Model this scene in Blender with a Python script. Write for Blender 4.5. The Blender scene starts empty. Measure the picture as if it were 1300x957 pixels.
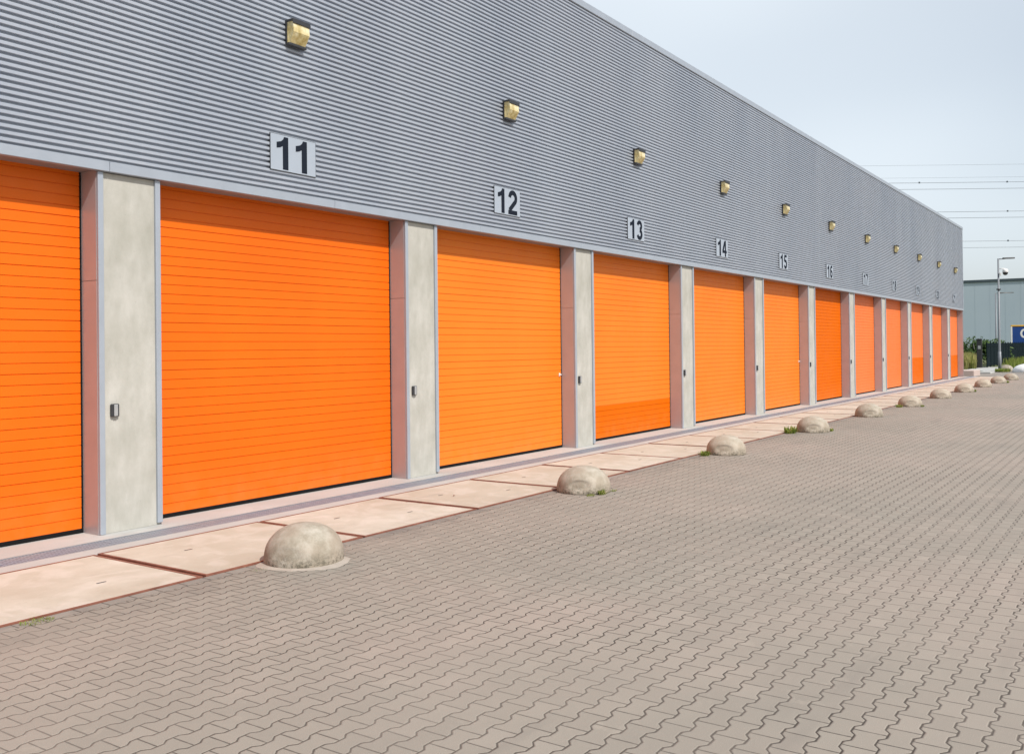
import bpy, math, random
from mathutils import Vector, Matrix, Quaternion
random.seed(7)
R = math.radians
sc = bpy.context.scene
col = sc.collection

# ------------------------------------------------------------------ helpers
def tag(o, label=None, cat=None, group=None, kind=None):
    if label: o['label'] = label
    if cat: o['category'] = cat
    if group: o['group'] = group
    if kind: o['kind'] = kind
    return o

def empty(name, loc=(0, 0, 0), rz=0):
    o = bpy.data.objects.new(name, None)
    o.empty_display_size = .2
    col.objects.link(o); o.location = loc; o.rotation_euler = (0, 0, rz)
    return o

class MB:
    """collects faces and becomes ONE mesh object"""
    def __init__(s): s.v = []; s.f = []; s.m = []; s.smooth = []
    def face(s, pts, mi=0, sm=False):
        n = len(s.v); s.v += [tuple(p) for p in pts]
        s.f.append(tuple(range(n, n + len(pts)))); s.m.append(mi); s.smooth.append(sm)
    def mesh(s, vs, fs, mi=0, sm=False):
        n = len(s.v); s.v += [tuple(p) for p in vs]
        for f in fs: s.f.append(tuple(n + i for i in f)); s.m.append(mi); s.smooth.append(sm)
    def box(s, x0, x1, y0, y1, z0, z1, mi=0, b=0.0):
        if b <= 0:
            vs = [(x0,y0,z0),(x1,y0,z0),(x1,y1,z0),(x0,y1,z0),(x0,y0,z1),(x1,y0,z1),(x1,y1,z1),(x0,y1,z1)]
            fs = [(0,3,2,1),(4,5,6,7),(0,1,5,4),(1,2,6,5),(2,3,7,6),(3,0,4,7)]
            s.mesh(vs, fs, mi); return
        # chamfered box
        c = [(x0,x1),(y0,y1),(z0,z1)]
        vs = []; idx = {}
        for ix in (0,1):
            for iy in (0,1):
                for iz in (0,1):
                    for ax in (0,1,2):
                        p = [c[0][ix], c[1][iy], c[2][iz]]
                        for a2, i2 in ((0,ix),(1,iy),(2,iz)):
                            if a2 != ax: p[a2] += b if i2 == 0 else -b
                        idx[(ix,iy,iz,ax)] = len(vs); vs.append(tuple(p))
        fs = []
        I = lambda *a: idx[a]
        for q in (0,1):
            fs.append((I(q,0,0,0),I(q,1,0,0),I(q,1,1,0),I(q,0,1,0)))
            fs.append((I(0,q,0,1),I(1,q,0,1),I(1,q,1,1),I(0,q,1,1)))
            fs.append((I(0,0,q,2),I(1,0,q,2),I(1,1,q,2),I(0,1,q,2)))
            for r in (0,1):
                fs.append((I(q,r,0,0),I(q,r,1,0),I(q,r,1,1),I(q,r,0,1)))
                fs.append((I(q,0,r,0),I(q,1,r,0),I(q,1,r,2),I(q,0,r,2)))
                fs.append((I(0,q,r,1),I(1,q,r,1),I(1,q,r,2),I(0,q,r,2)))
                for t in (0,1): fs.append((I(q,r,t,0),I(q,r,t,1),I(q,r,t,2)))
        s.mesh(vs, fs, mi)
    def extrude_x(s, prof, x0, x1, mi=0, cap=False, nx=1):
        """prof: list of (y,z)"""
        for i in range(nx):
            a = x0 + (x1 - x0) * i / nx; b = x0 + (x1 - x0) * (i + 1) / nx
            n = len(prof)
            vs = [(a, y, z) for y, z in prof] + [(b, y, z) for y, z in prof]
            s.mesh(vs, [(k, k + n, k + n + 1, k + 1) for k in range(n - 1)], mi)
    def tube(s, pts, rad, mi=0, n=10, sm=True, cap=True):
        P = [Vector(p) for p in pts]
        rs = rad if isinstance(rad, (list, tuple)) else [rad] * len(P)
        vs = []; fs = []
        for i, p in enumerate(P):
            t = (P[min(i+1, len(P)-1)] - P[max(i-1, 0)]).normalized()
            u = t.cross(Vector((0,0,1)))
            if u.length < 1e-3: u = t.cross(Vector((1,0,0)))
            u.normalize(); w = t.cross(u)
            for k in range(n):
                a = 2*math.pi*k/n
                vs.append(p + (u*math.cos(a) + w*math.sin(a)) * rs[i])
        for i in range(len(P)-1):
            for k in range(n):
                fs.append((i*n+k, i*n+(k+1)%n, (i+1)*n+(k+1)%n, (i+1)*n+k))
        if cap: fs += [tuple(range(n))[::-1], tuple((len(P)-1)*n+k for k in range(n))]
        s.mesh(vs, fs, mi, sm)
    def lathe(s, prof, cx=0, cy=0, n=32, mi=0, wob=None, sm=True):
        vs = []; fs = []
        for (r, z) in prof:
            for k in range(n):
                a = 2*math.pi*k/n
                rr = r * (wob(a, z) if wob else 1)
                vs.append((cx+rr*math.cos(a), cy+rr*math.sin(a), z))
        for i in range(len(prof)-1):
            for k in range(n):
                fs.append((i*n+k, i*n+(k+1)%n, (i+1)*n+(k+1)%n, (i+1)*n+k))
        s.mesh(vs, fs, mi, sm)
    def build(s, name, mats, parent=None, loc=(0,0,0), rz=0):
        me = bpy.data.meshes.new(name)
        me.from_pydata(s.v, [], s.f)
        if not isinstance(mats, (list, tuple)): mats = [mats]
        for m in mats: me.materials.append(m)
        me.polygons.foreach_set('material_index', s.m)
        me.polygons.foreach_set('use_smooth', s.smooth)
        me.update()
        import bmesh
        bm = bmesh.new(); bm.from_mesh(me)
        bmesh.ops.remove_doubles(bm, verts=bm.verts, dist=1e-5)
        bmesh.ops.recalc_face_normals(bm, faces=bm.faces)
        bm.to_mesh(me); bm.free()
        o = bpy.data.objects.new(name, me); col.objects.link(o)
        o.location = loc; o.rotation_euler = (0,0,rz)
        if parent: o.parent = parent
        return o

def copy_tree(o, parent=None):
    c = o.copy(); col.objects.link(c); c.parent = parent
    for ch in [q for q in bpy.data.objects if q.parent == o]: copy_tree(ch, c)
    return c

# ------------------------------------------------------------------ node helper
class NT:
    def __init__(s, name):
        s.mat = bpy.data.materials.new(name); s.mat.use_nodes = True
        s.t = s.mat.node_tree; s.b = s.t.nodes['Principled BSDF']
    def n(s, typ, **kw):
        nd = s.t.nodes.new(typ)
        for k, v in kw.items(): setattr(nd, k, v)
        return nd
    def put(s, sock, v):
        if hasattr(v, 'links') or isinstance(v, bpy.types.NodeSocket): s.t.links.new(v, sock)
        else: sock.default_value = v
    def math(s, op, a, b=None, c=None, clamp=False):
        nd = s.n('ShaderNodeMath', operation=op); nd.use_clamp = clamp
        s.put(nd.inputs[0], a)
        if b is not None: s.put(nd.inputs[1], b)
        if c is not None: s.put(nd.inputs[2], c)
        return nd.outputs[0]
    def obj(s):
        return s.n('ShaderNodeTexCoord').outputs['Object']
    def xyz(s, v=None):
        nd = s.n('ShaderNodeSeparateXYZ'); s.put(nd.inputs[0], v or s.obj()); return nd.outputs
    def noise(s, scale, detail=4, rough=.55, vec=None, sc3=None):
        nd = s.n('ShaderNodeTexNoise'); v = vec or s.obj()
        if sc3:
            mp = s.n('ShaderNodeMapping'); s.put(mp.inputs[0], v); mp.inputs['Scale'].default_value = sc3; v = mp.outputs[0]
        s.put(nd.inputs['Vector'], v); nd.inputs['Scale'].default_value = scale
        nd.inputs['Detail'].default_value = detail; nd.inputs['Roughness'].default_value = rough
        return nd.outputs['Fac']
    def ramp(s, fac, stops, interp='LINEAR'):
        nd = s.n('ShaderNodeValToRGB'); s.put(nd.inputs[0], fac); cr = nd.color_ramp; cr.interpolation = interp
        while len(cr.elements) < len(stops): cr.elements.new(.5)
        for e, (p, c) in zip(cr.elements, stops):
            e.position = p; e.color = (c, c, c, 1) if isinstance(c, (int, float)) else (*c, 1)
        return nd.outputs[0]
    def mix(s, fac, a, b, blend='MIX'):
        nd = s.n('ShaderNodeMix', data_type='RGBA', blend_type=blend)
        s.put(nd.inputs[0], fac)
        s.put(nd.inputs[6], (*a, 1) if isinstance(a, tuple) else a)
        s.put(nd.inputs[7], (*b, 1) if isinstance(b, tuple) else b)
        return nd.outputs[2]
    def map(s, v, a, b, c, d, smooth=False):
        nd = s.n('ShaderNodeMapRange'); nd.clamp = True
        if smooth: nd.interpolation_type = 'SMOOTHSTEP'
        s.put(nd.inputs[0], v)
        for i, q in enumerate((a, b, c, d)): s.put(nd.inputs[i+1], q)
        return nd.outputs[0]
    def bump(s, h, strength=.3, dist=.01):
        nd = s.n('ShaderNodeBump'); nd.inputs['Strength'].default_value = strength
        nd.inputs['Distance'].default_value = dist
        s.put(nd.inputs['Height'], h); s.t.links.new(nd.outputs[0], s.b.inputs['Normal'])
    def out(s, base=None, rough=None, metal=None, spec=None):
        if base is not None: s.put(s.b.inputs['Base Color'], (*base, 1) if isinstance(base, tuple) else base)
        if rough is not None: s.put(s.b.inputs['Roughness'], rough)
        if metal is not None: s.put(s.b.inputs['Metallic'], metal)
        if spec is not None: s.b.inputs['Specular IOR Level'].default_value = spec
        return s.mat

def paint(name, c, rough=.45, metal=0, var=.08, scale=6, bump=0, spec=.5):
    m = NT(name)
    n = m.noise(scale, 5)
    lo = tuple(x*(1-var) for x in c); hi = tuple(min(1, x*(1+var)) for x in c)
    m.out(m.ramp(n, [(.3, lo), (.7, hi)]), m.map(m.noise(scale*3, 3), .3, .7, rough*.9, min(1, rough*1.12)), metal, spec)
    if bump: m.bump(m.noise(scale*20, 3), bump, .002)
    return m.mat

# ------------------------------------------------------------------ materials
def cladding_mat():
    m = NT('silver_cladding')
    st = m.noise(1.0, 5, sc3=(.9, 1, .12))
    f = m.noise(.35, 3)
    c = m.ramp(st, [(.3, (.355, .395, .46)), (.7, (.425, .465, .525))])
    c = m.mix(m.map(f, .35, .65, 0, .45), c, (.43, .455, .505))
    return m.out(c, m.map(m.noise(9, 4), .3, .7, .36, .5), .25, .5)
M_clad = cladding_mat()
M_trim = paint('grey_blue_trim', (.36, .40, .455), .42, .2, .05, 4)
M_jamb = paint('grey_jamb_sheet', (.44, .40, .41), .34, .22, .05, 3)
M_soffit = paint('soffit_sheet', (.26, .25, .25), .5, 0, .08, 3)

def concrete(name, a, b, dark, scale=3, stain=.35, vert=True, pits=True):
    m = NT(name)
    big = m.noise(scale*.5, 6, .6)
    sc3 = (1.4, 1, .65) if vert else (1, 1, 1)
    st = m.noise(scale, 7, .65, sc3=sc3)
    c = m.ramp(st, [(.25, a), (.7, b)])
    c = m.mix(m.map(big, .45, .75, 0, stain), c, dark)
    fine = m.noise(140, 3, .6)
    c = m.mix(m.map(fine, .35, .65, .0, .22), c, tuple(x*.7 for x in a))
    if pits:
        vo = m.n('ShaderNodeTexVoronoi'); m.put(vo.inputs['Vector'], m.obj()); vo.inputs['Scale'].default_value = 26
        keep = m.map(m.noise(9, 2), .55, .62, 0, 1)
        pit = m.math('MULTIPLY', m.map(vo.outputs['Distance'], .05, .12, 1, 0), keep)
        c = m.mix(m.math('MULTIPLY', pit, .55), c, tuple(x*.45 for x in a))
        h = m.math('SUBTRACT', m.math('MULTIPLY', fine, .25), pit)
    else: h = fine
    m.out(c, m.map(st, .3, .7, .75, .92))
    m.bump(h, .35, .004)
    return m.mat
M_col = concrete('column_concrete', (.355, .35, .305), (.56, .55, .51), (.29, .285, .23), 2.4, .6)
M_curb = concrete('threshold_concrete', (.38, .385, .37), (.52, .52, .50), (.27, .265, .25), 2.6, .55, False)
M_block = concrete('pink_concrete', (.50, .40, .36), (.60, .49, .44), (.40, .33, .30), 2, .3, False)

def slab_mat():
    m = NT('slab_concrete')
    a = m.noise(.9, 6, .6); b = m.noise(3.2, 7, .65)
    sw = m.n('ShaderNodeTexNoise'); m.put(sw.inputs['Vector'], m.obj()); sw.inputs['Scale'].default_value = 1.6
    sw.inputs['Detail'].default_value = 5; sw.inputs['Distortion'].default_value = 2.2
    c = m.ramp(b, [(.3, (.47, .43, .35)), (.72, (.59, .545, .465))])
    c = m.mix(m.map(a, .42, .66, 0, .65), c, (.40, .34, .26))
    SX, SY, SZ = m.xyz()
    wn = m.n('ShaderNodeTexWhiteNoise', noise_dimensions='1D'); m.put(wn.inputs['W'], m.math('FLOOR', m.math('DIVIDE', m.math('SUBTRACT', SX, 4.64), 1.7788)))
    c = m.mix(m.math('MULTIPLY', wn.outputs['Value'], .55), c, (.41, .345, .265))
    edge = m.map(SY, 6.09, 6.45, 1, 0)
    c = m.mix(m.math('MULTIPLY', edge, m.map(m.noise(3.5, 6, .7), .4, .7, 0, .45)), c, (.30, .26, .22))
    c = m.mix(m.map(sw.outputs['Fac'], .5, .62, 0, .28), c, (.66, .60, .545))
    c = m.mix(m.map(m.noise(14, 4, .7), .62, .72, 0, .3), c, (.33, .27, .22))
    c = m.mix(m.map(m.noise(160, 2), .35, .65, 0, .16), c, (.40, .34, .29))
    # faint scuffs
    sc_ = m.noise(2.0, 3, .5, sc3=(.5, 6, 1))
    c = m.mix(m.map(sc_, .64, .70, 0, .22), c, (.30, .26, .23))
    m.out(c, .85); m.bump(m.noise(90, 4), .25, .003)
    return m.mat
M_slab = slab_mat()

def rust_mat():
    m = NT('brown_steel_angle')
    n = m.noise(7, 6, .65)
    return m.out(m.ramp(n, [(.3, (.16, .062, .042)), (.6, (.26, .11, .075)), (.8, (.36, .18, .12))]), .7, .2)
M_rust = rust_mat()

def paver_mat():
    m = NT('interlocking_pavers')
    X, Y, Z = m.xyz()
    L, W, A = .195, .1268, .0125
    TWO = 2*math.pi
    yw = m.math('DIVIDE', Y, W)
    b = m.math('ROUND', yw)
    # trapezoid wave, phase shifts half a period every row
    ph = m.math('SUBTRACT', m.math('DIVIDE', X, L), m.math('MULTIPLY', b, .5))
    cs = m.math('COSINE', m.math('MULTIPLY', ph, TWO))
    tr = m.math('MULTIPLY', m.map(cs, -.5, .5, -1, 1), A)
    yb = m.math('ADD', m.math('MULTIPLY', b, W), tr)
    d = m.math('SUBTRACT', Y, yb)
    d1 = m.math('ABSOLUTE', d)
    slope = m.map(m.math('ABSOLUTE', cs), .45, .55, .82, 1)
    d1 = m.math('MULTIPLY', d1, slope)
    row = m.math('ADD', b, m.math('GREATER_THAN', d, 0))
    px = m.math('SUBTRACT', m.math('DIVIDE', X, L), m.math('MULTIPLY', row, .5))
    cell = m.math('ROUND', px)
    d2 = m.math('MULTIPLY', m.math('ABSOLUTE', m.math('SUBTRACT', px, cell)), L)
    cid = m.math('FLOOR', px)
    # soldier row of cut blocks along the slabs
    edge = m.math('GREATER_THAN', Y, 5.985)
    ex = m.math('DIVIDE', X, .21); ed = m.math('MULTIPLY', m.math('ABSOLUTE', m.math('SUBTRACT', ex, m.math('ROUND', ex))), .21)
    de = m.math('MINIMUM', ed, m.math('ABSOLUTE', m.math('SUBTRACT', Y, 5.985)))
    dd = m.math('MINIMUM', d1, m.math('MULTIPLY', d2, 1.35))
    dd = m.math('ADD', m.math('MULTIPLY', dd, m.math('SUBTRACT', 1, edge)), m.math('MULTIPLY', de, edge))
    # uneven joints
    jit = m.map(m.noise(22, 3), .3, .7, -.0012, .0016)
    dj = m.math('SUBTRACT', dd, jit)
    joint = m.map(dj, .0020, .0058, 1, 0, True)
    cham = m.map(dj, .0, .010, 0, 1, True)
    # worn, sand filled joints in places
    fillp = m.map(m.noise(.55, 5, .6), .40, .62, 1, .5)
    joint = m.math('MULTIPLY', joint, fillp)
    cb = m.n('ShaderNodeCombineXYZ'); m.put(cb.inputs[0], cid); m.put(cb.inputs[1], row)
    wn = m.n('ShaderNodeTexWhiteNoise', noise_dimensions='2D'); m.put(wn.inputs['Vector'], cb.outputs[0])
    r = wn.outputs['Value']
    big = m.noise(.22, 5, .6); med = m.noise(1.1, 6, .65)
    c = m.ramp(big, [(.36, (.300, .276, .232)), (.5, (.350, .308, .258)), (.64, (.405, .335, .283))])
    c = m.mix(m.map(med, .35, .7, 0, .35), c, (.27, .235, .20))
    c = m.mix(m.map(r, 0, 1, .22, 0), c, (.20, .178, .150))
    c = m.mix(m.map(wn.outputs['Value'], .88, 1, 0, .10), c, (.44, .38, .33))
    c = m.mix(m.math('MULTIPLY', edge, .35), c, (.24, .225, .21))
    sp = m.noise(260, 2, .6)
    c = m.mix(m.map(sp, .34, .66, 0, .45), c, (.17, .15, .13))
    c = m.mix(m.map(m.noise(190, 2), .62, .75, 0, .5), c, (.52, .46, .40))
    # tyre marks / oily streaks
    ty = m.noise(.9, 4, .6, sc3=(.35, 2.6, 1))
    c = m.mix(m.map(ty, .58, .74, 0, .32), c, (.15, .135, .12))
    c = m.mix(m.map(m.noise(5, 4, .7), .68, .78, 0, .35), c, (.13, .115, .10))
    grime = m.math('MULTIPLY', m.map(Y, 5.55, 6.08, 0, 1), m.map(m.noise(1.7, 6, .7), .42, .66, 0, 1))
    c = m.mix(m.math('MULTIPLY', grime, .6), c, (.12, .11, .10))
    sand = m.map(m.noise(3.1, 6, .75), .60, .74, 0, .35)
    c = m.mix(sand, c, (.46, .40, .33))
    c = m.mix(m.math('MULTIPLY', joint, .95), c, (.040, .032, .025))
    m.out(c, .88)
    tilt = m.math('MULTIPLY', r, .0)
    h = m.math('ADD', m.math('MULTIPLY', cham, .9), m.math('MULTIPLY', sp, .18))
    m.bump(h, .7, .006)
    return m.mat
M_pave = paver_mat()

def door_mat(name, lo, hi, spec=.28):
    m = NT(name)
    # faint wood-grain emboss, dust, per-panel fade
    g = m.noise(6, 5, .6, sc3=(1.2, 1, 22))
    big = m.noise(.5, 4)
    X, Y, Z = m.xyz()
    pan = m.math('FLOOR', m.math('DIVIDE', Z, .506))
    oi = m.n('ShaderNodeObjectInfo')
    wn = m.n('ShaderNodeTexWhiteNoise', noise_dimensions='2D')
    cb = m.n('ShaderNodeCombineXYZ'); m.put(cb.inputs[0], pan); m.put(cb.inputs[1], oi.outputs['Random']); m.put(wn.inputs['Vector'], cb.outputs[0])
    c = m.mix(m.map(big, .35, .65, 0, 1), lo, hi)
    c = m.mix(m.map(wn.outputs['Value'], 0, 1, 0, .22), c, lo)
    c = m.mix(m.map(g, .4, .7, 0, .10), c, tuple(x*.72 for x in lo))
    # dust low down and rain marks
    dust = m.math('MULTIPLY', m.map(Z, .0, .55, .30, 0), m.map(m.noise(4, 5, .6), .35, .7, .1, 1))
    c = m.mix(m.math('MULTIPLY', dust, .7), c, (.60, .27, .10))
    m.out(c, m.map(m.noise(5, 4), .3, .7, .42, .55), 0, spec)
    m.bump(g, .22, .002)
    return m.mat
M_org = door_mat('orange_door_paint', (.75, .128, .0008), (.80, .152, .0015))
M_org_light = door_mat('faded_sheen_orange_door_paint', (.80, .188, .010), (.84, .215, .015))  # paler by fading plus grazing sky reflection put into the colour
M_org_far = door_mat('coral_sheen_orange_door_paint', (.80, .178, .036), (.83, .195, .044))  # far doors: fade and sky sheen at grazing view, both in the base colour
M_org_new = door_mat('saturated_orange_door_paint', (.66, .125, .0), (.70, .135, .0), .06)
M_rubber = paint('black_rubber', (.008, .008, .009), .85, spec=.15)
M_black = paint('dark_anthracite', (.035, .036, .04), .45, 0, .1, 8)
M_digit = paint('slate_digit_paint', (.018, .023, .034), .9, spec=0.0)
M_plate = paint('sign_plate', (.35, .40, .465), .5, 0, .03, 3)
M_steel = paint('galvanised_steel', (.36, .38, .40), .45, .6, .15, 12)
M_white = paint('white_plastic', (.78, .78, .77), .4)
M_silver = paint('silver_plastic', (.5, .51, .52), .3, .5)

def grate_mat():
    m = NT('drain_grating')
    X, Y, Z = m.xyz()
    f = m.math('FRACT', m.math('DIVIDE', X, .030)); s1 = m.math('LESS_THAN', m.math('ABSOLUTE', m.math('SUBTRACT', f, .5)), .27)
    g = m.math('FRACT', m.math('DIVIDE', Y, .068)); s2 = m.math('LESS_THAN', m.math('ABSOLUTE', m.math('SUBTRACT', g, .5)), .40)
    s = m.math('MULTIPLY', s1, s2)
    sec = m.math('FRACT', X); s = m.math('MULTIPLY', s, m.math('GREATER_THAN', sec, .02))
    c = m.ramp(m.noise(9, 5), [(.3, (.20, .245, .31)), (.7, (.27, .32, .385))])
    c = m.mix(m.map(m.noise(1.2, 4), .45, .7, 0, .4), c, (.36, .33, .30))
    c = m.mix(m.math('MULTIPLY', s, .72), c, (.07, .075, .085))
    m.out(c, .65, 0); m.bump(m.math('SUBTRACT', 1, s), .5, .006)
    return m.mat
M_grate = grate_mat()

def lens_mat():
    m = NT('amber_prismatic_lens')
    vo = m.n('ShaderNodeTexVoronoi'); m.put(vo.inputs['Vector'], m.obj()); vo.inputs['Scale'].default_value = 34
    n = m.noise(9, 2)
    c = m.ramp(n, [(.3, (.40, .30, .10)), (.5, (.62, .52, .26)), (.72, (.84, .78, .55))])
    m.out(c, .3, 0, .5); m.b.inputs['Coat Weight'].default_value = .3
    m.bump(vo.outputs['Distance'], .25, .004)
    return m.mat
M_lens = lens_mat()

def dome_mat():
    m = NT('weathered_dome_concrete')
    X, Y, Z = m.xyz()
    a = m.noise(7, 7, .65); b = m.noise(2.5, 4)
    c = m.ramp(a, [(.3, (.22, .19, .14)), (.48, (.32, .285, .225)), (.66, (.45, .415, .35))])
    c = m.mix(m.map(b, .42, .62, 0, .6), c, (.36, .29, .225))
    oi = m.n('ShaderNodeObjectInfo')
    c = m.mix(m.math('MULTIPLY', oi.outputs['Random'], .35), c, (.50, .42, .33))
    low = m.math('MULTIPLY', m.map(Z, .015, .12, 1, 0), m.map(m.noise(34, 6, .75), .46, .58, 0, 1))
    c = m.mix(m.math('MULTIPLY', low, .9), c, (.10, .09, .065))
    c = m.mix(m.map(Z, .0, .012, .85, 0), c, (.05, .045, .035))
    c = m.mix(m.map(m.noise(30, 5, .7), .60, .72, 0, .45), c, (.19, .165, .12))
    vor = m.n('ShaderNodeTexVoronoi'); m.put(vor.inputs['Vector'], m.obj()); vor.inputs['Scale'].default_value = 60
    pit = m.math('MULTIPLY', m.map(vor.outputs['Distance'], .08, .22, 1, 0), m.map(m.noise(11, 2), .5, .6, 0, 1))
    c = m.mix(m.math('MULTIPLY', pit, .5), c, (.18, .16, .12))
    m.out(c, .88); m.bump(m.math('SUBTRACT', m.noise(60, 5, .65), pit), .45, .006)
    return m.mat
M_dome = dome_mat()
M_mortar = concrete('mortar', (.34, .295, .25), (.46, .41, .355), (.28, .25, .21), 8, .5, False)

def leaf_mat(name, a, b, c):
    m = NT(name)
    g = m.n('ShaderNodeNewGeometry')
    col_ = m.ramp(g.outputs['Random Per Island'], [(0, a), (.5, b), (1, c)])
    m.out(col_, .6, 0, .25)
    m.b.inputs['Subsurface Weight'].default_value = 0
    tr = m.n('ShaderNodeBsdfTranslucent'); m.t.links.new(col_, tr.inputs[0])
    mx = m.n('ShaderNodeMixShader'); mx.inputs[0].default_value = .3
    m.t.links.new(m.b.outputs[0], mx.inputs[1]); m.t.links.new(tr.outputs[0], mx.inputs[2])
    m.t.links.new(mx.outputs[0], m.t.nodes['Material Output'].inputs[0])
    return m.mat
M_leaf = leaf_mat('hedge_leaves', (.04, .08, .02), (.075, .13, .035), (.12, .19, .055))
M_weed = leaf_mat('weed_leaves', (.12, .18, .03), (.23, .31, .05), (.42, .40, .14))
M_grass = leaf_mat('tall_grass', (.22, .26, .06), (.36, .35, .12), (.52, .45, .20))
M_grass2 = leaf_mat('verge_grass', (.14, .20, .03), (.22, .28, .05), (.36, .36, .13))

def earth_mat():
    m = NT('grassy_earth')
    a = m.noise(.25, 6, .6); b = m.noise(9, 6, .7)
    c = m.ramp(a, [(.35, (.10, .13, .04)), (.6, (.19, .19, .08))])
    c = m.mix(m.map(b, .4, .65, 0, .5), c, (.05, .075, .02))
    m.out(c, .95); m.bump(b, .6, .05)
    return m.mat
M_earth = earth_mat()

# ------------------------------------------------------------------ dimensions (metres)
FY = 8.30           # pillar face plane
DY = 8.57           # door plane
P, S0, CW = 4.447, 5.821, .681
OW = P - CW
ZT, ZR = 3.483, 7.87
XL = S0 - 2*P - CW  # left end of the building (beyond the frame)
XR = 54.08
SLAB_I, SLAB_O = 7.60, 6.09

# ------------------------------------------------------------------ ground
g = MB(); g.face([(-900, -900, -.03), (1800, -900, -.03), (1800, 1500, -.03), (-900, 1500, -.03)])
tag(g.build('ground', M_earth), 'rough grassy ground stretching to the horizon', kind='structure')
g = MB(); g.box(-40, 66.5, -45, SLAB_O, -.2, 0); g.box(54.4, 66.5, SLAB_O, 8.6, -.2, 0)
tag(g.build('paving', M_pave), 'brown-grey interlocking paved yard', kind='structure')
g = MB(); g.box(66.505, 77.5, 7.9, 10.5, -.2, .002)
tag(g.build('path', M_curb), 'pale concrete path leading from the yard to the gate post', kind='structure')
# kerb round the end of the yard
g = MB()
g.box(66.503, 66.65, -45, 7.6, -.2, .05, 0, .01)
g.box(57.7, 66.5, 8.603, 8.75, -.2, .05, 0, .01)
tag(g.build('kerb', M_curb), 'low concrete kerb at the far end of the paved yard', kind='structure')

# steel edged slabs
g = MB()
SL = 1.7788; x = 4.64 - 6*SL
slots = []
n = 0
while x < XR - .3:
    x1 = min(x + SL, XR + .3)
    gap = .016
    lo, hi = x + gap, x1 - gap
    dz = random.uniform(-.003, .003)
    t = .026
    g.box(lo + t, hi - t, SLAB_O + t, SLAB_I - .045 - t, -.15, .010 + dz, 0)
    zt = .013 + dz
    for bx in ((lo, hi, SLAB_O, SLAB_O + t), (lo, hi, SLAB_I - .045 - t, SLAB_I - .045), (lo, lo + t, SLAB_O + t, SLAB_I - .045 - t), (hi - t, hi, SLAB_O + t, SLAB_I - .045 - t)):
        g.box(*bx, -.15, zt, 1)
    # two recessed lifting slots
    for (u, v) in ((.30, .66), (.70, .36)):
        cx = lo + u*SL + random.uniform(-.04, .04); cy = SLAB_O + v*1.4 + random.uniform(-.04, .04)
        g.box(cx - .038, cx + .038, cy - .009, cy + .009, .0, .0115 + dz, 2)
    x = x1; n += 1
g.box(4.64 - 6*SL, XR + .3, SLAB_O + .002, SLAB_I - .047, -.15, -.012, 3)
# concrete strip between slabs and drain, and the sill up to the doors
g.box(4.64 - 6*SL, XR + .3, SLAB_I - .04, 7.780, -.15, .008, 4)
g.box(4.64 - 6*SL, XR + .3, 8.079, 9.2, -.15, .010, 4)
tag(g.build('pavement', [M_slab, M_rust, M_black, M_rust, M_curb]), 'strip of pale pink concrete slabs with brown steel edges along the doors', kind='structure')

# drain channel
g = MB(); x = -6.0
while x < XR:
    g.box(x + .004, x + .996, 7.790, 8.070, -.1, .004, 0)
    x += 1
g.box(-6, XR + .3, 7.782, 7.789, -.1, .010, 1); g.box(-6, XR + .3, 8.071, 8.077, -.1, .010, 1)
o = g.build('drain_channel', [M_grate, M_steel])
tag(o, 'long grey slotted drain grating set in concrete in front of the orange doors', 'drain')

# ------------------------------------------------------------------ warehouse
wh = empty('warehouse', (0, 0, 0))
tag(wh, 'long storage warehouse with silver ribbed cladding over a row of orange roller doors', 'warehouse')
g = MB()
NR = 69; Z0 = 3.585; PR = (7.745 - Z0) / NR
prof = []
YC, YV = 8.258, 8.296
for k in range(NR):
    z = Z0 + k*PR
    # dark undercut groove then sloped-out flat band
    prof += [(YV, z + .02*PR), (YV, z + .20*PR), (YV - .004, z + .27*PR), (YC + .004, z + .33*PR), (YC, z + .38*PR), (YC, z + .80*PR), (YC + .004, z + .87*PR), (YV - .004, z + .97*PR)]
prof.append((YV, Z0 + NR*PR))
g.extrude_x(prof, XL + .06, XR - .06, nx=60)
g.v = [(a, b + .0006*math.sin(a*1.9 + c*2.3), c + .0004*math.sin(a*.9)) for a, b, c in g.v]
for p in range(1): pass
g.build('ribbed_cladding', M_clad, wh)
# core wall behind the cladding, roof and other walls
g = MB()
g.box(XL + .02, XR - .02, 8.325, 8.60, ZT + .03, 7.80)
g.box(XL + .02, XR - .02, 8.60, 42.0, 7.45, 7.62)
g.box(XR - .20, XR - .02, 9.2, 42.0, 0, 7.80)
g.box(XL + .02, XL + .20, 8.90, 42.0, 0, 7.80)
g.box(XL + .20, XR - .20, 41.8, 42.0, 0, 7.80)
g.build('wall', M_clad, wh)
# bottom flashing, in lengths with lap joints
g = MB(); x = XL
while x < XR - .01:
    x1 = min(x + 3.0, XR)
    if XR - x1 < .5: x1 = XR
    j = .0015 if int(x*10) % 2 else 0
    g.box(x + .002, x1 - .002, 8.255 + j, 8.318, ZT + j, Z0 - .004, 0, .004)
    x = x1
g.build('flashing', M_trim, wh)
g = MB(); g.box(XL + .02, XR - .02, 8.320, 8.62, ZT + .012, ZT + .028)
g.build('soffit', M_soffit, wh)
# parapet cap
g = MB(); x = XL
while x < XR - .01:
    x1 = min(x + 4.0, XR + .03)
    if XR - x1 < .5: x1 = XR + .03
    g.box(x + .003, x1 - .003, 8.235, 8.62, 7.745, ZR, 0, .006)
    x = x1
g.build('parapet_cap', M_trim, wh)
g = MB(); g.box(XR - .058, XR + .015, 8.25, 8.40, ZT + .004, 7.742, 0, .004)
g.build('corner_trim', M_trim, wh)
g = MB()
# gutter-side capping round the roof
g.box(XR - .25, XR + .03, 8.625, 42.05, 7.80, ZR - .01)
g.build('roof_edge', M_trim, wh)

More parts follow.
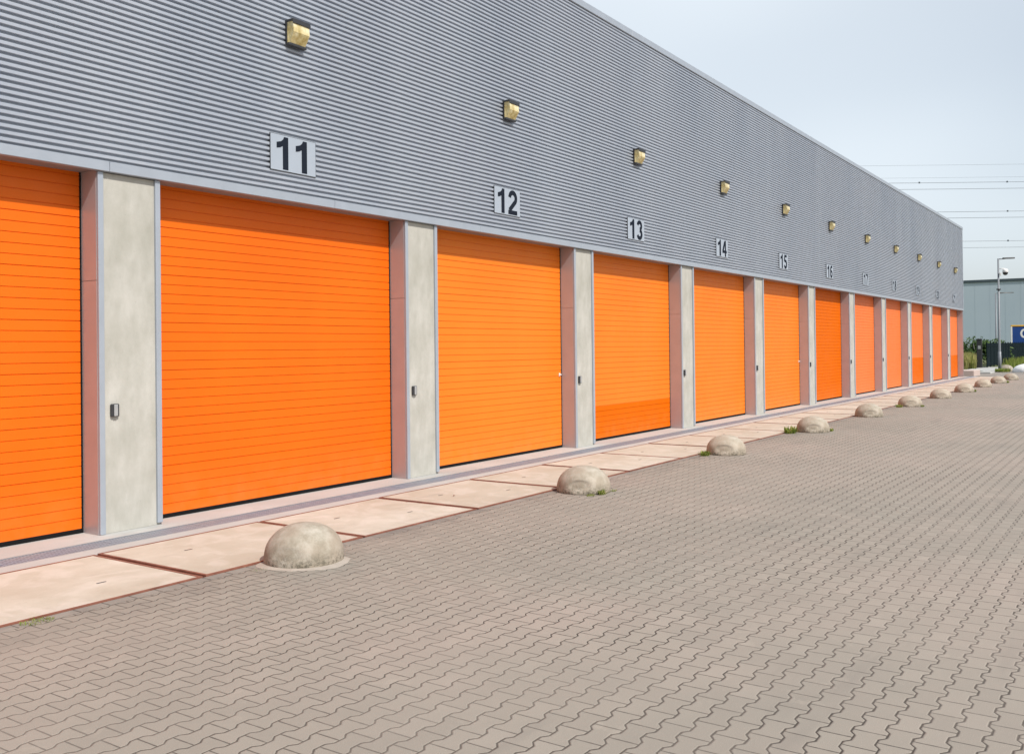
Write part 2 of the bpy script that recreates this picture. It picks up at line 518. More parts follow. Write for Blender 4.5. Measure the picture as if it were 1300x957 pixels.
def groove_profile(z0, z1, y=DY):
    """door face: 100 mm ribs with fine grooves, deeper joints every fifth"""
    pr = [(y, z0)]
    n = round((z1 - z0) / .1012); h = (z1 - z0) / n
    for i in range(1, n):
        z = z0 + i*h
        dp = .009 if i % 5 == 0 else .0075
        hw = .0050 if i % 5 == 0 else .0044
        pr += [(y, z - hw), (y + dp, z - hw*.5), (y + dp, z + hw*.5), (y, z + hw)]
    pr.append((y, z1)); return pr

def make_column(x0, x1, first=False, last=False):
    xm = (x0 + x1)/2; loc = (xm, FY, 0)
    w = (x1 - x0)
    g = MB(); g.box(-w/2 + .012, w/2 - .012, .014, .60, .005, ZT - .002, 0, .008)
    c = g.build('column', M_col, wh, loc)
    for s in (-1, 1):
        g = MB()
        a, b = (-w/2, -w/2 + .058) if s < 0 else (w/2 - .058, w/2)
        g.box(a, b, -.012, .016, .012 + (0 if s < 0 else .02), ZT - .0045, 0, .003)
        g.build('corner_trim', M_trim, c)
        g = MB()
        a, b = (-w/2 - .004, -w/2 + .010) if s < 0 else (w/2 - .010, w/2 + .004)
        g.box(a, b, .018, .30, .012, 2.436, 0); g.box(a, b, .018, .30, 2.441, ZT + .010, 0)
        g.build('jamb', M_jamb, c)
    return c

kinds = {}
for k in range(-2, 11):
    x0 = S0 + k*P; x1 = x0 + OW
    if k > -3: make_column(x0 - CW, x0)
    num = k + 11
    mat = M_org
    if k == 5: mat = M_org_new
    elif k in (1, 2, 3, 4): mat = M_org_light
    elif k in (6, 7, 8, 9, 10): mat = M_org_far
    split = {2: .61, 8: 1.17, 10: 1.17}.get(k, None)
    g = MB()
    xa, xb = -OW/2 + .018, OW/2 - .022
    pr = groove_profile(.055, ZT + .075, 0)
    if split:
        zs = min((z for y, z in pr if y == 0), key=lambda q: abs(q - split))
        i = [z for y, z in pr].index(zs)
        g.extrude_x(pr[:i+1], xa, xb, 1); g.extrude_x(pr[i:], xa, xb, 0)
    else: g.extrude_x(pr, xa, xb, 0)
    g.box(xa, xb, .02, .05, .055, ZT + .075)
    d = g.build('roller_door', [mat, M_org_new], wh, (x0 + OW/2, DY, 0))
    if split: d['label'] = 'orange roller door with darker, redder bottom sections'
    elif k == 5: d['label'] = 'evenly deep orange roller door'
    g = MB(); g.box(xa, xb, -.006, .03, .012, .053, 0, .004)
    g.build('bottom_seal', M_rubber, d)
    for a, b in ((OW/2 - .021, OW/2 - .006), (-OW/2 + .005, -OW/2 + .017)):
        g = MB(); g.box(a, b, -.004, .04, .012, ZT + .01); g.build('side_seal', M_rubber, d)
    if k in (1, 4):
        g = MB(); g.box(OW/2 - .10, OW/2 - .065, -.012, -.001, 1.25, 1.31, 0, .004)
        g.tube([(OW/2 - .082, -.012, 1.28), (OW/2 - .082, -.04, 1.28)], .012)
        g.build('handle', M_white, d)
# closing jamb at the far right corner
g = MB(); g.box(XR - .018, XR - .004, 8.318, 8.60, .012, ZT + .01); g.box(XR - .004, XR + .012, 8.29, 9.2, .0, ZT - .002)
g.build('end_jamb', M_jamb, wh)

# ------------------------------------------------------------------ digits
def arc(cx, cy, rx, ry, a0, a1, n=14):
    return [(cx + rx*math.cos(R(a0 + (a1-a0)*i/n)), cy + ry*math.sin(R(a0 + (a1-a0)*i/n))) for i in range(n+1)]
SW = .138
DIG = {
 '1': [('poly', [(.235,0),(.392,0),(.392,.72),(.275,.72),(.25,.665),(.19,.615),(.06,.58),(.06,.455),(.16,.475),(.235,.515)])],
 '2': [('st', arc(.275,.495,.165,.165,175,-35) + [(.10,.0625+.06),(.10,.0625)][0:1] ), ('poly', [(.035,0),(.50,0),(.50,.125),(.035,.125)])],
 '3': [('st', arc(.265,.525,.150,.135,170,-80)), ('st', arc(.265,.21,.165,.148,85,-165))],
 '4': [('st', [(.3,.66),(.075,.245)]), ('poly', [(.02,.16),(.52,.16),(.52,.275),(.02,.275)]), ('poly', [(.30,0),(.425,0),(.425,.72),(.30,.72)])],
 '5': [('poly', [(.12,.60),(.47,.60),(.47,.72),(.12,.72)]), ('st', [(.155,.66),(.115,.37)]), ('st', arc(.265,.235,.17,.175,130,-160))],
 '6': [('st', arc(.275,.23,.168,.17,0,360)), ('st', arc(.33,.36,.225,.30,175,60))],
 '7': [('poly', [(.04,.60),(.50,.60),(.50,.72),(.04,.72)]), ('st', [(.44,.62),(.30,.36),(.23,.0)])],
 '8': [('st', arc(.275,.53,.145,.13,0,360)), ('st', arc(.275,.205,.168,.145,0,360))],
 '9': [('st', arc(.275,.49,.168,.17,0,360)), ('st', arc(.22,.36,.225,.30,-5,-120))],
 '0': [('st', arc(.275,.36,.165,.30,0,360,24))],
 'C': [('st', arc(.30,.36,.22,.29,50,310,20))],
}
def stroke(mb, pts, x0, z0, s, y0, y1, mi=0, sw=SW):
    n = len(pts); closed = (abs(pts[0][0]-pts[-1][0]) < 1e-6 and abs(pts[0][1]-pts[-1][1]) < 1e-6)
    Lf, Rt = [], []
    for i, (px, pz) in enumerate(pts):
        if closed: a = pts[(i-1) % (n-1)]; b = pts[(i+1) % (n-1)] if i < n-1 else pts[1]
        else: a = pts[max(0,i-1)]; b = pts[min(n-1,i+1)]
        dx, dz = b[0]-a[0], b[1]-a[1]; l = math.hypot(dx, dz) or 1
        nx, nz = -dz/l*sw/2, dx/l*sw/2
        Lf.append((px+nx, pz+nz)); Rt.append((px-nx, pz-nz))
    T = lambda p, y: (x0 + p[0]*s, y, z0 + p[1]*s)
    for i in range(n-1):
        mb.face([T(Lf[i],y0),T(Lf[i+1],y0),T(Rt[i+1],y0),T(Rt[i],y0)], mi)
        mb.face([T(Lf[i],y0),T(Lf[i+1],y0),T(Lf[i+1],y1),T(Lf[i],y1)], mi)
        mb.face([T(Rt[i],y0),T(Rt[i+1],y0),T(Rt[i+1],y1),T(Rt[i],y1)], mi)
    if not closed:
        for i in (0, n-1): mb.face([T(Lf[i],y0),T(Rt[i],y0),T(Rt[i],y1),T(Lf[i],y1)], mi)
def glyphs(mb, text, x0, z0, h, y, th=.003, mi=0):
    s = h/.72
    for ch in text:
        for i, (kind, pts) in enumerate(DIG[ch]):
            yf = y - th - i*.0005
            if kind == 'st': stroke(mb, pts, x0, z0, s, yf, y, mi)
            else:
                T = [(x0 + px*s, z0 + pz*s) for px, pz in pts]
                mb.face([(a, yf, b) for a, b in T], mi)
                for j in range(len(T)):
                    a, b = T[j], T[(j+1) % len(T)]
                    mb.face([(a[0],yf,a[1]),(b[0],yf,b[1]),(b[0],y,b[1]),(a[0],y,a[1])], mi)
        x0 += .556*s

# number plates, wall lamps, readers
LAMP0 = None
def lamp_object():
    r = empty('wall_lamp')
    g = MB(); g.box(-.135, .135, -.012, .006, -.135, .120, 0, .005)
    g.box(-.138, .138, -.125, .004, .1205, .150, 0, .006)       # hood
    g.box(-.138, .138, -.134, -.1255, .095, .148, 0, .003)       # front lip of the hood
    for q in (-1, 1): g.box(min(q*.132, q*.139), max(q*.132, q*.139), -.030, -.0125, -.115, .119)
    g.box(-.135, .135, -.068, -.0125, -.146, -.116, 0, .004)     # lower lip
    g.build('housing', M_black, r)
    g = MB()
    vs = [(-.130,-.013,-.115),(.130,-.013,-.115),(.130,-.013,.120),(-.130,-.013,.120),
          (-.118,-.060,-.114),(.118,-.060,-.114),(.124,-.128,.0),(-.124,-.128,.0),(.124,-.120,.120),(-.124,-.120,.120)]
    fs = [(0,1,5,4),(4,5,6,7),(7,6,8,9),(9,8,2,3),(0,4,7,9,3),(1,2,8,6,5)]
    g.mesh(vs, fs); g.build('lens', M_lens, r)
    return r
for k in range(0, 11):
    num = str(11 + k); xc = S0 + k*P + OW/2
    if k == 0: L = lamp_object(); LAMP0 = L
    else: L = copy_tree(LAMP0)
    L.location = (7.606 + k*4.392, YC - .004, 5.425)
    L.rotation_euler = (0, 0, 0)
    tag(L, f'square black wall lamp with yellowed lens above number plate {num}', 'wall lamp', 'wall lamps along the cladding')
    sg = empty('number_sign', (7.574 + k*4.377, YC - .002, 4.02))
    g = MB(); g.box(-.345, .345, -.012, .0, -.205, .205, 0, .002)
    g.build('plate', M_plate, sg)
    g = MB(); g.box(-.350, .350, -.008, -.0005, -.211, .211); g.build('edge_shadow', M_black, sg)  # added black sheet, draws the shadow line round the plate edge
    g = MB(); tw = .556*.375/.72*2
    glyphs(g, num, -tw/2 + .0, -.1875, .375, -.0125)
    g.build('digits', M_digit, sg)
    tag(sg, f'pale grey number plate with dark digits reading {num}', 'number sign', 'number plates over the doors')
RD0 = None
for k in range(0, 11):
    if k == 0:
        r = empty('card_reader')
        g = MB(); g.box(-.044, .040, -.034, .0, -.062, .062, 0, .008); g.build('housing', M_black, r)
        g = MB(); g.box(-.022, .018, -.044, -.0345, -.056, .056, 0, .004); g.build('faceplate', M_silver, r)
        RD0 = r
    else: r = copy_tree(RD0)
    r.location = (5.305 + k*P, FY + .0135, 1.19)
    tag(r, f'small black and silver wall box on the pillar between doors {10+k} and {11+k}', 'card reader', 'small boxes on the pillars')

# ------------------------------------------------------------------ domes
def make_dome(seed, r=.325, h=.31, n=72, recess=None):
    rnd = random.Random(seed)
    a1, a2, p1, p2 = rnd.uniform(.004,.012), rnd.uniform(.003,.008), rnd.uniform(0,6), rnd.uniform(0,6)
    prof = [(r*.965, -.03), (r*.985, .0), (r, .02), (r*.995, .05)]
    N = 26
    for i in range(1, N+1):
        t = i/N*math.pi/2
        prof.append((max(r*.99*math.cos(t)**.92 if i < N else 0, .002), .05 + (h-.05)*math.sin(t)**.96))
    def wob(a, z):
        q = 1 + a1*math.sin(2*a + p1) + a2*math.sin(3*a + p2 + z*6) + .003*math.sin(9*a + z*40)*math.sin(z*30 + p1)
        if recess is not None:
            da = (a - recess + math.pi) % (2*math.pi) - math.pi
            e = (da/.50)**2 + ((z - .105)/.072)**2
            if e < 1: s_ = min(1, (1 - e)*1.5); q -= (.04 if seed == 0 else .08)*s_*s_*(3 - 2*s_)
        return q
    g = MB(); g.lathe(prof, n=n, wob=wob)
    g.face([(.002*math.cos(2*math.pi*k/n), .002*math.sin(2*math.pi*k/n), h) for k in range(n)], 0, True)
    return g
domes = [(5.45,5.85),(9.92,5.76),(14.53,5.76),(19.08,5.72),(23.72,5.75),(28.12,5.70),(32.72,5.70),(37.1,5.68),(41.75,5.70),(46.14,5.69),(50.3,5.66)]
desc = ['largest concrete dome bollard, ringed by pale mortar, by the pillar of doors 10 and 11',
        'concrete dome with small weeds at its front edge, by the pillar between 11 and 12']
for i, (x, y) in enumerate(domes):
    rec = R(random.uniform(-166, -158))
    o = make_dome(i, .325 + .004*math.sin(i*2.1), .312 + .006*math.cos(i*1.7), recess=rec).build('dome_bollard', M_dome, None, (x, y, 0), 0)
    lab = desc[i] if i < 2 else f'weathered concrete dome bollard in front of the pillar between doors {10+i} and {11+i}'
    tag(o, lab, 'bollard', 'concrete domes along the slabs')
    if i == 0:
        g = MB(); N = 48; vs = []
        for k in range(N):
            a = 2*math.pi*k/N; rr = .372 + .022*math.sin(3*a) + .012*math.sin(7*a+1) + random.uniform(-.008,.008)
            vs.append((rr*math.cos(a), rr*math.sin(a), .002))
        vs2 = [(.31*math.cos(2*math.pi*k/N), .31*math.sin(2*math.pi*k/N), .014) for k in range(N)]
        vs3 = [(p[0]*1.03, p[1]*1.03, -.01) for p in vs]
        g.mesh(vs + vs2 + vs3, [(k,(k+1)%N,N+(k+1)%N,N+k) for k in range(N)] + [(k,(k+1)%N,2*N+(k+1)%N,2*N+k) for k in range(N)])
        g.build('mortar_ring', M_mortar, o)
o = make_dome(31, .40, .40).build('dome_bollard', M_dome, None, (65.6, 7.62, 0), 1)
tag(o, 'pale grey concrete dome at the far end of the yard behind the lamp post', 'bollard')
g = make_dome(32, .95, .52)
o = g.build('dome_bollard', M_white, None, (63.6, 6.15, 0), 0)
tag(o, 'large white dome at the far end of the yard by the grass verge', 'bollard')

# ------------------------------------------------------------------ weeds
def tuft(x, y, n, rad, h, label, name='weed', mat=None, z=0, spread=1.0, group='weeds in the joints', cat='weed'):
    g = MB()
    for i in range(n):
        a = random.uniform(0, 2*math.pi); r0 = rad*math.sqrt(random.random())*.75
        bx, by = r0*math.cos(a), r0*math.sin(a)*.7
        ln = h*random.uniform(.45, 1); az = random.uniform(0, 2*math.pi); le = random.uniform(.2, .9)*spread
        d = Vector((math.cos(az)*math.sin(le), math.sin(az)*math.sin(le), math.cos(le)))
        w = ln*random.uniform(.10, .22); s = d.cross(Vector((0,0,1)))
        if s.length < .1: s = Vector((1,0,0))
        s.normalize(); b = Vector((bx, by, 0)); dn = Vector((0,0,-ln*.12))
        p1 = b + d*ln*.5; p2 = b + d*ln + dn
        g.face([b - s*w*.15, p1 - s*w*.5, p2, p1 + s*w*.5, b + s*w*.15])
    o = g.build(name, mat or M_weed, None, (x, y, z))
    tag(o, label, cat, group); return o
tuft(3.28, 6.02, 130, .15, .035, 'low green weed in the paving beside the nearest slab edge', spread=1.5)
tuft(14.10, 5.95, 120, .13, .12, 'green weed tuft at the left foot of the third dome from the front')
tuft(18.52, 6.00, 170, .18, .19, 'bright green weed tuft at the left foot of the fourth dome from the front')
tuft(9.78, 5.43, 80, .07, .10, 'small weed at the front foot of the second dome')
tuft(9.62, 5.50, 70, .09, .04, 'flat moss-like weed at the left front foot of the second dome', spread=1.4)
tuft(10.06, 5.45, 50, .08, .04, 'faint low weed at the right front foot of the second dome', spread=1.4)
tuft(19.32, 5.42, 50, .06, .10, 'tiny weed at the right foot of the fourth dome')
tuft(28.0, 5.35, 50, .07, .09, 'tiny weed in front of the sixth dome')
tuft(27.5, 5.85, 80, .14, .12, 'thin weed at the left foot of the sixth dome')
tuft(37.4, 5.38, 70, .1, .14, 'weed at the right foot of the eighth dome')
tuft(46.4, 5.35, 70, .1, .14, 'weed at the right foot of the tenth dome')
tuft(64.0, 7.65, 380, .75, .34, 'patch of tall weeds round the foot of the near lamp post')
tuft(5.02, 5.90, 40, .10, .018, 'flattened dry weed on the mortar left of the largest dome', spread=1.5)
tuft(6.05, 6.05, 30, .07, .03, 'small dry weed right of the largest dome', spread=1.4)

# fallen leaves
def leaf(x, y, label):
    g = MB(); a = random.uniform(0, 6)
    g.mesh([(-.03,0,.004),(0,.012,.012),(.034,.002,.006),(.002,-.013,.010)], [(0,1,3),(1,2,3)])
    o = g.build('dead_leaf', M_rust, None, (x, y, .012), a); tag(o, label, 'leaf', 'dead leaves on the slabs')
leaf(8.75, 6.85, 'dry brown leaf on the pale slab right of the largest dome')
leaf(8.15, 7.05, 'dry brown leaf on the pale slab behind the largest dome')

# ------------------------------------------------------------------ far end: step, kerbs, lamp post, camera
g = MB(); g.box(55.5, 57.6, 8.0, 9.6, -.1, .30, 0, .02)
tag(g.build('concrete_block', M_block), 'low pinkish concrete block at the far corner of the orange-door warehouse', 'block')
g = MB(); g.box(60.2, 61.9, 8.72-.9, 8.5, -.1, .10, 0, .02)
tag(g.build('concrete_plate', M_curb), 'flat pale grey concrete plate lying left of the near lamp post', 'slab')

M_post = paint('grey_post_paint', (.20, .215, .235), .5, .2, .08, 4)
M_wire = paint('aged_aluminium_wire', (.16, .18, .20), .7, 0, .05, 1)
def lamp_post(x, y, h, arm, label, rad=.075):
    r = empty('lamp_post', (x, y, 0))
    g = MB(); g.tube([(0,0,-.1),(0,0,1.2)], rad*1.25, n=14); g.tube([(0,0,1.2),(0,0,1.28),(0,0,h)], [rad*1.25, rad, rad*.62], n=14); g.build('pole', M_post, r)
    g = MB(); g.box(.0,.06,-rad*1.25-.012,-rad*1.25+.01,.5,1.0); g.build('access_door', M_post, r)
    dx, dy = arm
    g = MB(); g.tube([(0,0,h-.04),(dx*.45,dy*.45,h-.02)], .03, n=8); g.build('arm', M_post, r)
    L = math.hypot(dx, dy); ux, uy = dx/L, dy/L
    g = MB()
    hd = [(.25,-.06),(.28,-.13),(.75,-.15),(L,-.07),(L,.07),(.75,.15),(.28,.13),(.25,.06)]
    T = lambda a, b, z: (ux*a - uy*b, uy*a + ux*b, z)
    top = [T(a, b*.8, h + .045) for a, b in hd]; bot = [T(a, b, h - .03) for a, b in hd]
    g.face(top); g.face(bot)
    for i in range(8): g.face([top[i], top[(i+1)%8], bot[(i+1)%8], bot[i]])
    g.build('lamp_head', M_black, r)
    tag(r, label, 'lamp post'); return r
lp = lamp_post(64.4, 7.85, 6.95, (.35, -.86), 'taller grey lamp post carrying a dome camera at the far end of the yard')
g = MB(); g.tube([(0,0,5.02),(0,0,5.10)], .12, n=12); g.build('clamp', M_black, lp)
cam = empty('security_camera', (64.4, 7.85, 6.2))
g = MB(); g.tube([(.03,-.07,.12),(.17,-.36,.12),(.17,-.36,.05)], .028, n=8); g.build('bracket', M_white, cam)
g = MB(); g.lathe([(.02,.10),(.12,.09),(.16,.03),(.165,-.05),(.155,-.10)], .17, -.36, 18)
g.build('housing', M_white, cam)
g = MB(); g.lathe([(.15,-.10),(.15,-.16),(.11,-.24),(.05,-.275),(.002,-.28)], .17, -.36, 18); g.build('smoked_dome', M_black, cam)
g = MB(); g.box(-.09,.09,-.16,-.06,-.30,-.12, 0, .01); g.build('junction_box', M_white, cam)
tag(cam, 'white dome security camera with dark glass hanging from the near lamp post', 'camera')
lamp_post(104.0, 12.95, 6.75, (.7, -1.5), 'thinner pale lamp post standing farther off in front of the blue-grey warehouse', .085)

# ------------------------------------------------------------------ fence, gate post
r = empty('fence', (0, 0, 0))
A = Vector((75.45, 10.02, 0)); B = Vector((124, 12.05, 0)); dv = (B - A); L = dv.length; dv.normalize(); nv = Vector((-dv.y, dv.x, 0))
M_fence = paint('dark_green_fence', (.006, .014, .018), .8, 0, .15, 3, spec=.1)
npan = 18; pl = L/npan
for i in range(npan + 1):
    g = MB(); p = A + dv*pl*i; g.box(p.x-.035, p.x+.035, p.y-.035, p.y+.035, -.1, 1.86, 0, .005); g.build('post', M_fence, r)
for i in range(npan):
    g = MB(); a = A + dv*(pl*i + .05); b = A + dv*(pl*(i+1) - .05)
    # vertical bars backed by a dense slatted infill
    nb = 20
    for j in range(nb):
        c = a + (b - a)*((j+.5)/nb); w = dv*(pl/nb*.40); t = nv*.01
        vs = [c-w-t, c+w-t, c+w+t, c-w+t]
        g.mesh([(*v.to_2d(), .08) for v in vs] + [(*v.to_2d(), 1.78) for v in vs], [(0,1,2,3),(4,5,6,7),(0,1,5,4),(1,2,6,5),(2,3,7,6),(3,0,4,7)])
    for z in (.25, 1.55):
        t = nv*.028
        vs = [a-t, b-t, b-t*.4, a-t*.4]
        g.mesh([(*v.to_2d(), z) for v in vs] + [(*v.to_2d(), z+.05) for v in vs], [(0,1,2,3),(4,5,6,7),(0,1,5,4),(1,2,6,5),(2,3,7,6),(3,0,4,7)])
    g.build('panel', M_fence, r)
tag(r, 'dark green slatted fence running away behind the grass verge at the right', 'fence')
r = empty('gate_post', (75.1, 10.45, 0))
g = MB(); g.box(-.12,.12,-.17,.17,-.1,2.05, 0, .015); g.build('post', M_black, r)
g = MB(); g.box(-.15,.15,-.20,.20,2.052,2.09, 0, .01); g.build('cap', M_black, r)
g = MB(); g.box(-.135,-.122,-.09,.09,1.35,1.6, 0, .004); g.build('intercom', M_silver, r)
tag(r, 'thick black gate post at the near end of the dark fence', 'post')

# ------------------------------------------------------------------ far warehouse
r = empty('distant_warehouse', (0, 0, 0))
def far_mat():
    m = NT('blue_grey_panels')
    n = m.noise(.12, 4); st = m.noise(.6, 5, sc3=(1, 1, .1))
    c = m.ramp(n, [(.35, (.42, .51, .575)), (.65, (.46, .55, .615))])
    c = m.mix(m.map(st, .45, .7, 0, .25), c, (.47, .54, .60))
    return m.out(c, .6)
M_far = far_mat(); M_fartrim = paint('dark_roof_trim', (.06, .085, .10), .5)
A = Vector((140.0, 44.0)); B = Vector((142.5, 0.0)); u = (B - A); LL = u.length; u.normalize(); nn = Vector((-u.y, u.x))  # points +x
if nn.x > 0: nn = -nn
def wbox(g, a0, a1, d0, d1, z0, z1, mi=0):
    pts = [A + u*a0 + nn*d0, A + u*a1 + nn*d0, A + u*a1 + nn*d1, A + u*a0 + nn*d1]
    g.mesh([(p.x, p.y, z0) for p in pts] + [(p.x, p.y, z1) for p in pts], [(0,1,2,3),(4,5,6,7),(0,1,5,4),(1,2,6,5),(2,3,7,6),(3,0,4,7)], mi)
g = MB(); np_ = 24
for i in range(np_):
    wbox(g, LL*i/np_ + .012, LL*(i+1)/np_ - .012, -.02, 0, 0, 10.05)
wbox(g, .01, LL - .01, -40, -.021, 0, 10.0)
g.build('wall', M_far, r)
g = MB(); wbox(g, -.1, LL + .1, -40, .12, 10.06, 10.42); g.build('roof_edge', M_fartrim, r)
tag(r, 'large plain blue-grey warehouse with dark roof edge far behind the fence', 'warehouse')

# blue trailer body
r = empty('box_trailer', (127.0, 14.25, 0), R(-82))
M_blue = paint('dark_blue_paint', (.012, .055, .24), .35, 0, .1, 1); M_yel = paint('yellow_paint', (.75, .42, .05), .4)
g = MB(); g.box(.14, 13.4, -1.22, 1.22, 1.05, 3.72, 0, .03); g.build('body', M_blue, r)
g = MB(); g.box(.0, 13.5, -1.26, 1.26, 3.725, 3.90, 0, .02); g.build('roof_rail', M_yel, r)
g = MB(); g.box(-.02, .135, -1.27, 1.27, .95, 3.72, 0, .01); g.build('front_corner', M_white, r)
g = MB(); glyphs(g, 'C', .95, 2.35, 1.1, -1.221, .006); g.build('lettering', M_white, r)
g = MB(); g.box(.5, 13.2, -.5, .5, .85, 1.045); g.build('chassis', M_black, r)
for wx in (9.0, 10.3, 11.6):
    for s in (-1, 1):
        g = MB(); g.tube([(wx, s*.85, .5), (wx, s*1.15, .5)], .5, n=22, sm=False); w_ = g.build('wheel', M_rubber, r)
        g = MB(); g.tube([(wx, s*1.10, .5), (wx, s*1.17, .5)], .28, n=16, sm=False); g.build('rim', M_steel, w_)
for s in (-1, 1):
    g = MB(); g.box(2.2, 2.35, s*.8-.06, s*.8+.06, .02, .9); g.build('landing_leg', M_steel, r)
tag(r, 'dark blue box trailer with yellow top rail and white corner behind the fence', 'trailer')

# ------------------------------------------------------------------ bushes
def bush(x, y, rx, ry, h, n, label, leafs=.16):
    r = empty('bush', (x, y, 0))
    g = MB()
    for i in range(5):
        a = random.uniform(0, 6.28); q = random.uniform(.2, .6)
        g.tube([(random.uniform(-.2,.2)*rx, 0, -.05), (math.cos(a)*rx*q*.5, math.sin(a)*ry*q*.5, h*.4), (math.cos(a)*rx*q, math.sin(a)*ry*q, h*.75)], [.05,.035,.012], n=6)
    g.build('stem', M_soffit, r)
    g = MB()
    cl = []
    for i in range(26):
        a = random.uniform(0, 6.28); q = math.sqrt(random.random())*.85
        zz = h*random.uniform(.18, .80)
        k = 1 - max(0, zz/h - .45)*.9
        cl.append((math.cos(a)*rx*q*k, math.sin(a)*ry*q*k, zz, random.uniform(.16, .30)*h))
    for i in range(n):
        c = random.choice(cl)
        v = Vector((random.gauss(0,1), random.gauss(0,1), random.gauss(0,1))).normalized() * c[3]*random.uniform(.55, 1.12)
        p = Vector(c[:3]) + v
        if p.z < .02: continue
        a = Vector((random.gauss(0,1), random.gauss(0,1), random.gauss(0,1))).normalized(); b = a.orthogonal().normalized()
        s = leafs*random.uniform(.5, 1.2)
        g.face([p - a*s, p + b*s*.45, p + a*s, p - b*s*.45])
    g.build('crown', M_leaf, r)
    tag(r, label, 'bush')
bush(92.5, 15.6, 2.3, 2.0, 2.7, 2600, 'tall dark green bush beyond the grass next to the warehouse corner')
bush(91.5, 13.0, 1.7, 1.6, 2.35, 1900, 'dark green bush directly behind the black gate post')
bush(97.0, 12.0, 1.3, 1.2, 2.25, 1100, 'small dark bush showing above the fence left of the near lamp post')

# ------------------------------------------------------------------ grasses
def grass(name, rects, n, h0, h1, mat, label, wob=.25, edge=None):
    g = MB()
    for i in range(n):
        x0, x1, y0, y1 = random.choice(rects)
        x = random.uniform(x0, x1); y = random.uniform(y0, y1); h = random.uniform(h0, h1)
        if edge and not edge(x, y): continue
        az = random.uniform(0, 6.28); w = random.uniform(.012, .03)
        dx, dy = math.cos(az)*h*wob*random.random(), math.sin(az)*h*wob*random.random()
        s = Vector((math.sin(az*3), math.cos(az*3), 0))*w
        g.face([(x-s.x, y-s.y, -.03), (x+s.x, y+s.y, -.03), (x+dx*.4+s.x*.8, y+dy*.4+s.y*.8, h*.6), (x+dx, y+dy, h), (x+dx*.4-s.x*.8, y+dy*.4-s.y*.8, h*.6)])
    o = g.build(name, mat); tag(o, label, 'grass', kind='stuff')
grass('tall_grass', [(72, 80, 9.9, 15), (80, 90, 11.5, 18)], 15000, .45, 1.15, M_grass, 'tall yellow-green grass between the warehouse corner and the gate post', edge=lambda x, y: y > 10.55 + (x - 74)*.16)
grass('verge_grass', [(68, 76, 2.0, 7.7), (76, 95, 2.0, 8.9), (88, 118, 4.0, 10.7)], 22000, .15, .6, M_grass2, 'grass verge in front of the dark fence at the right')

# ------------------------------------------------------------------ power lines
WY = [(32.3, .016), (30.15, .014), (29.3, .034), (28.2, .034), (24.3, .034), (23.25, .034), (19.25, .028), (18.15, .028)]
u0 = Vector((166.2, 40.15)); u1 = Vector((181.4, 18.0)); du = (u1 - u0).normalized()
nm = ['topmost', 'second', 'third', 'fourth', 'fifth', 'sixth', 'seventh', 'lowest']
for i, (z, rr) in enumerate(WY):
    g = MB(); pts = []
    for j in range(-10, 13):
        t = j*20.0; q = u0 + du*(t + 13)
        pts.append((q.x, q.y, z + (t/110)**2*.9 - .05))
    g.tube(pts, rr, n=5, cap=False)
    if i in (2, 4, 6):
        for t in (9.0, 24.0):
            q = u0 + du*t; g.box(q.x-.12, q.x+.12, q.y-.12, q.y+.12, z-.12, z+.12)
    o = g.build('power_line', M_wire); tag(o, f'{nm[i]} of the thin overhead power lines crossing the sky at the right', 'power line', 'overhead power lines')

# ------------------------------------------------------------------ camera
F, yaw, pit, rol, hc = 1190.0, .97004, .00742712, -.01110254, 1.74034
f = Vector((math.cos(pit)*math.sin(yaw), math.cos(pit)*math.cos(yaw), math.sin(pit)))
r0 = Vector((math.cos(yaw), -math.sin(yaw), 0)); uu = r0.cross(f)
rt = math.cos(rol)*r0 + math.sin(rol)*uu; up = -math.sin(rol)*r0 + math.cos(rol)*uu
cd = bpy.data.cameras.new('camera'); co = bpy.data.objects.new('camera', cd); col.objects.link(co)
mw = Matrix.Identity(4)
for i in range(3): mw[i][0] = rt[i]; mw[i][1] = up[i]; mw[i][2] = -f[i]
mw[2][3] = hc
co.matrix_world = mw
cd.sensor_width = 36; cd.lens = 36*F/1300; cd.shift_y = -44.5/1300
cd.clip_start = .05; cd.clip_end = 5000
sc.camera = co

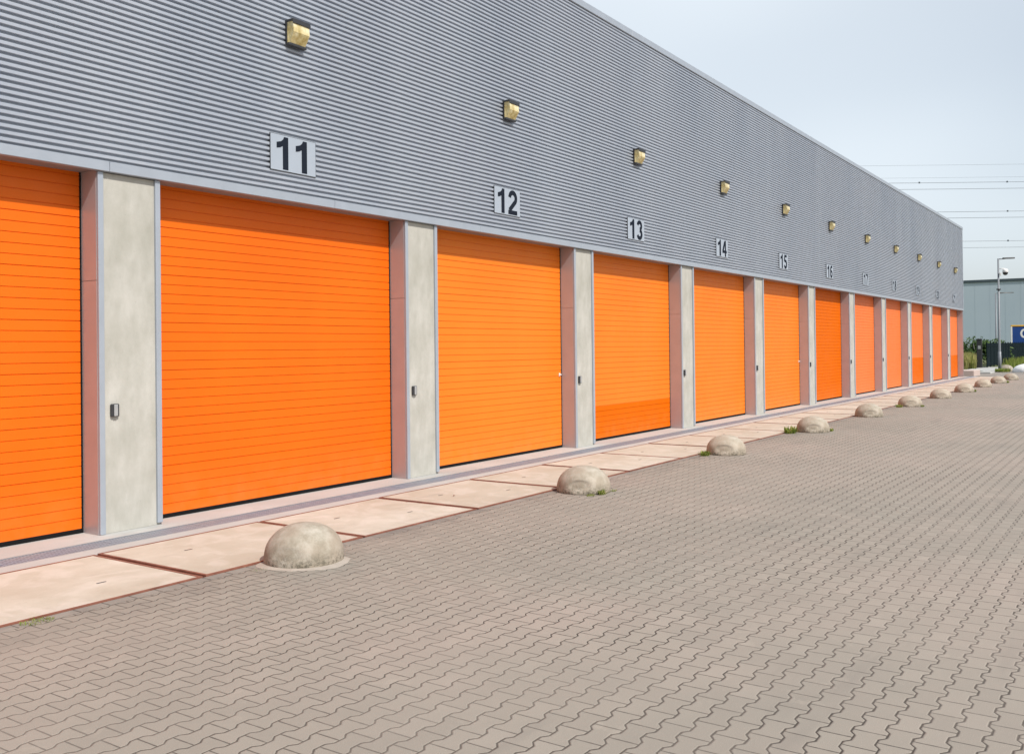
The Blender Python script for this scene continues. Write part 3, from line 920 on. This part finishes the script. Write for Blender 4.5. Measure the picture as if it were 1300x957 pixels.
# ------------------------------------------------------------------ light
EL, AZ = 48.0, 14.0
w = bpy.data.worlds.new('World'); sc.world = w; w.use_nodes = True
t = w.node_tree; bg = t.nodes['Background']
sky = t.nodes.new('ShaderNodeTexSky'); sky.sky_type = 'NISHITA'; sky.sun_disc = False
sky.sun_elevation = R(EL); sky.sun_rotation = R(180 + AZ); sky.dust_density = 2.5; sky.air_density = 1.0; sky.ozone_density = 1.2
tc = t.nodes.new('ShaderNodeTexCoord')
mp = t.nodes.new('ShaderNodeMapping'); mp.inputs['Scale'].default_value = (1, 1, 2.6); t.links.new(tc.outputs['Generated'], mp.inputs[0])
no = t.nodes.new('ShaderNodeTexNoise'); no.inputs['Scale'].default_value = 1.1; no.inputs['Detail'].default_value = 2.5; no.inputs['Roughness'].default_value = .5
t.links.new(mp.outputs[0], no.inputs['Vector'])
def mth(op, a, b):
    nd = t.nodes.new('ShaderNodeMath'); nd.operation = op
    for i_, v in enumerate((a, b)):
        if isinstance(v, bpy.types.NodeSocket): t.links.new(v, nd.inputs[i_])
        else: nd.inputs[i_].default_value = v
    return nd.outputs[0]
def mrg(v, a, b, c, d):
    nd = t.nodes.new('ShaderNodeMapRange'); t.links.new(v, nd.inputs[0]); nd.interpolation_type = 'SMOOTHSTEP'
    for i_, q in enumerate((a, b, c, d)): nd.inputs[i_+1].default_value = q
    return nd.outputs[0]
# thin bright cloud veil, thickest to the north-east of the yard
dt = t.nodes.new('ShaderNodeVectorMath'); dt.operation = 'DOT_PRODUCT'; t.links.new(tc.outputs['Generated'], dt.inputs[0])
vd = Vector((math.sin(R(46))*math.cos(R(30)), math.cos(R(46))*math.cos(R(30)), math.sin(R(30)))); dt.inputs[1].default_value = vd
veil = mrg(dt.outputs['Value'], .45, 1.0, 0, 1)
fac = mth('ADD', mth('MULTIPLY', veil, .62), mrg(no.outputs['Fac'], .3, .7, .06, .34))
mx = t.nodes.new('ShaderNodeMix'); mx.data_type = 'RGBA'; mx.clamp_factor = True
t.links.new(fac, mx.inputs[0]); t.links.new(sky.outputs[0], mx.inputs[6])
mx.inputs[7].default_value = (8.8, 9.5, 10.0, 1)
t.links.new(mx.outputs[2], bg.inputs[0]); bg.inputs[1].default_value = .1
sd = bpy.data.lights.new('sun', 'SUN'); sd.energy = 3.6; sd.angle = R(.55); sd.color = (1, .95, .88)
so = bpy.data.objects.new('sun', sd); col.objects.link(so)
ds = Vector((-math.sin(R(AZ))*math.cos(R(EL)), -math.cos(R(AZ))*math.cos(R(EL)), math.sin(R(EL))))
so.rotation_mode = 'QUATERNION'; so.rotation_quaternion = ds.to_track_quat('Z', 'Y'); so.location = (0, 0, 30)

sc.view_settings.view_transform = 'Standard'; sc.view_settings.look = 'None'
sc.view_settings.exposure = .19; sc.view_settings.gamma = 1
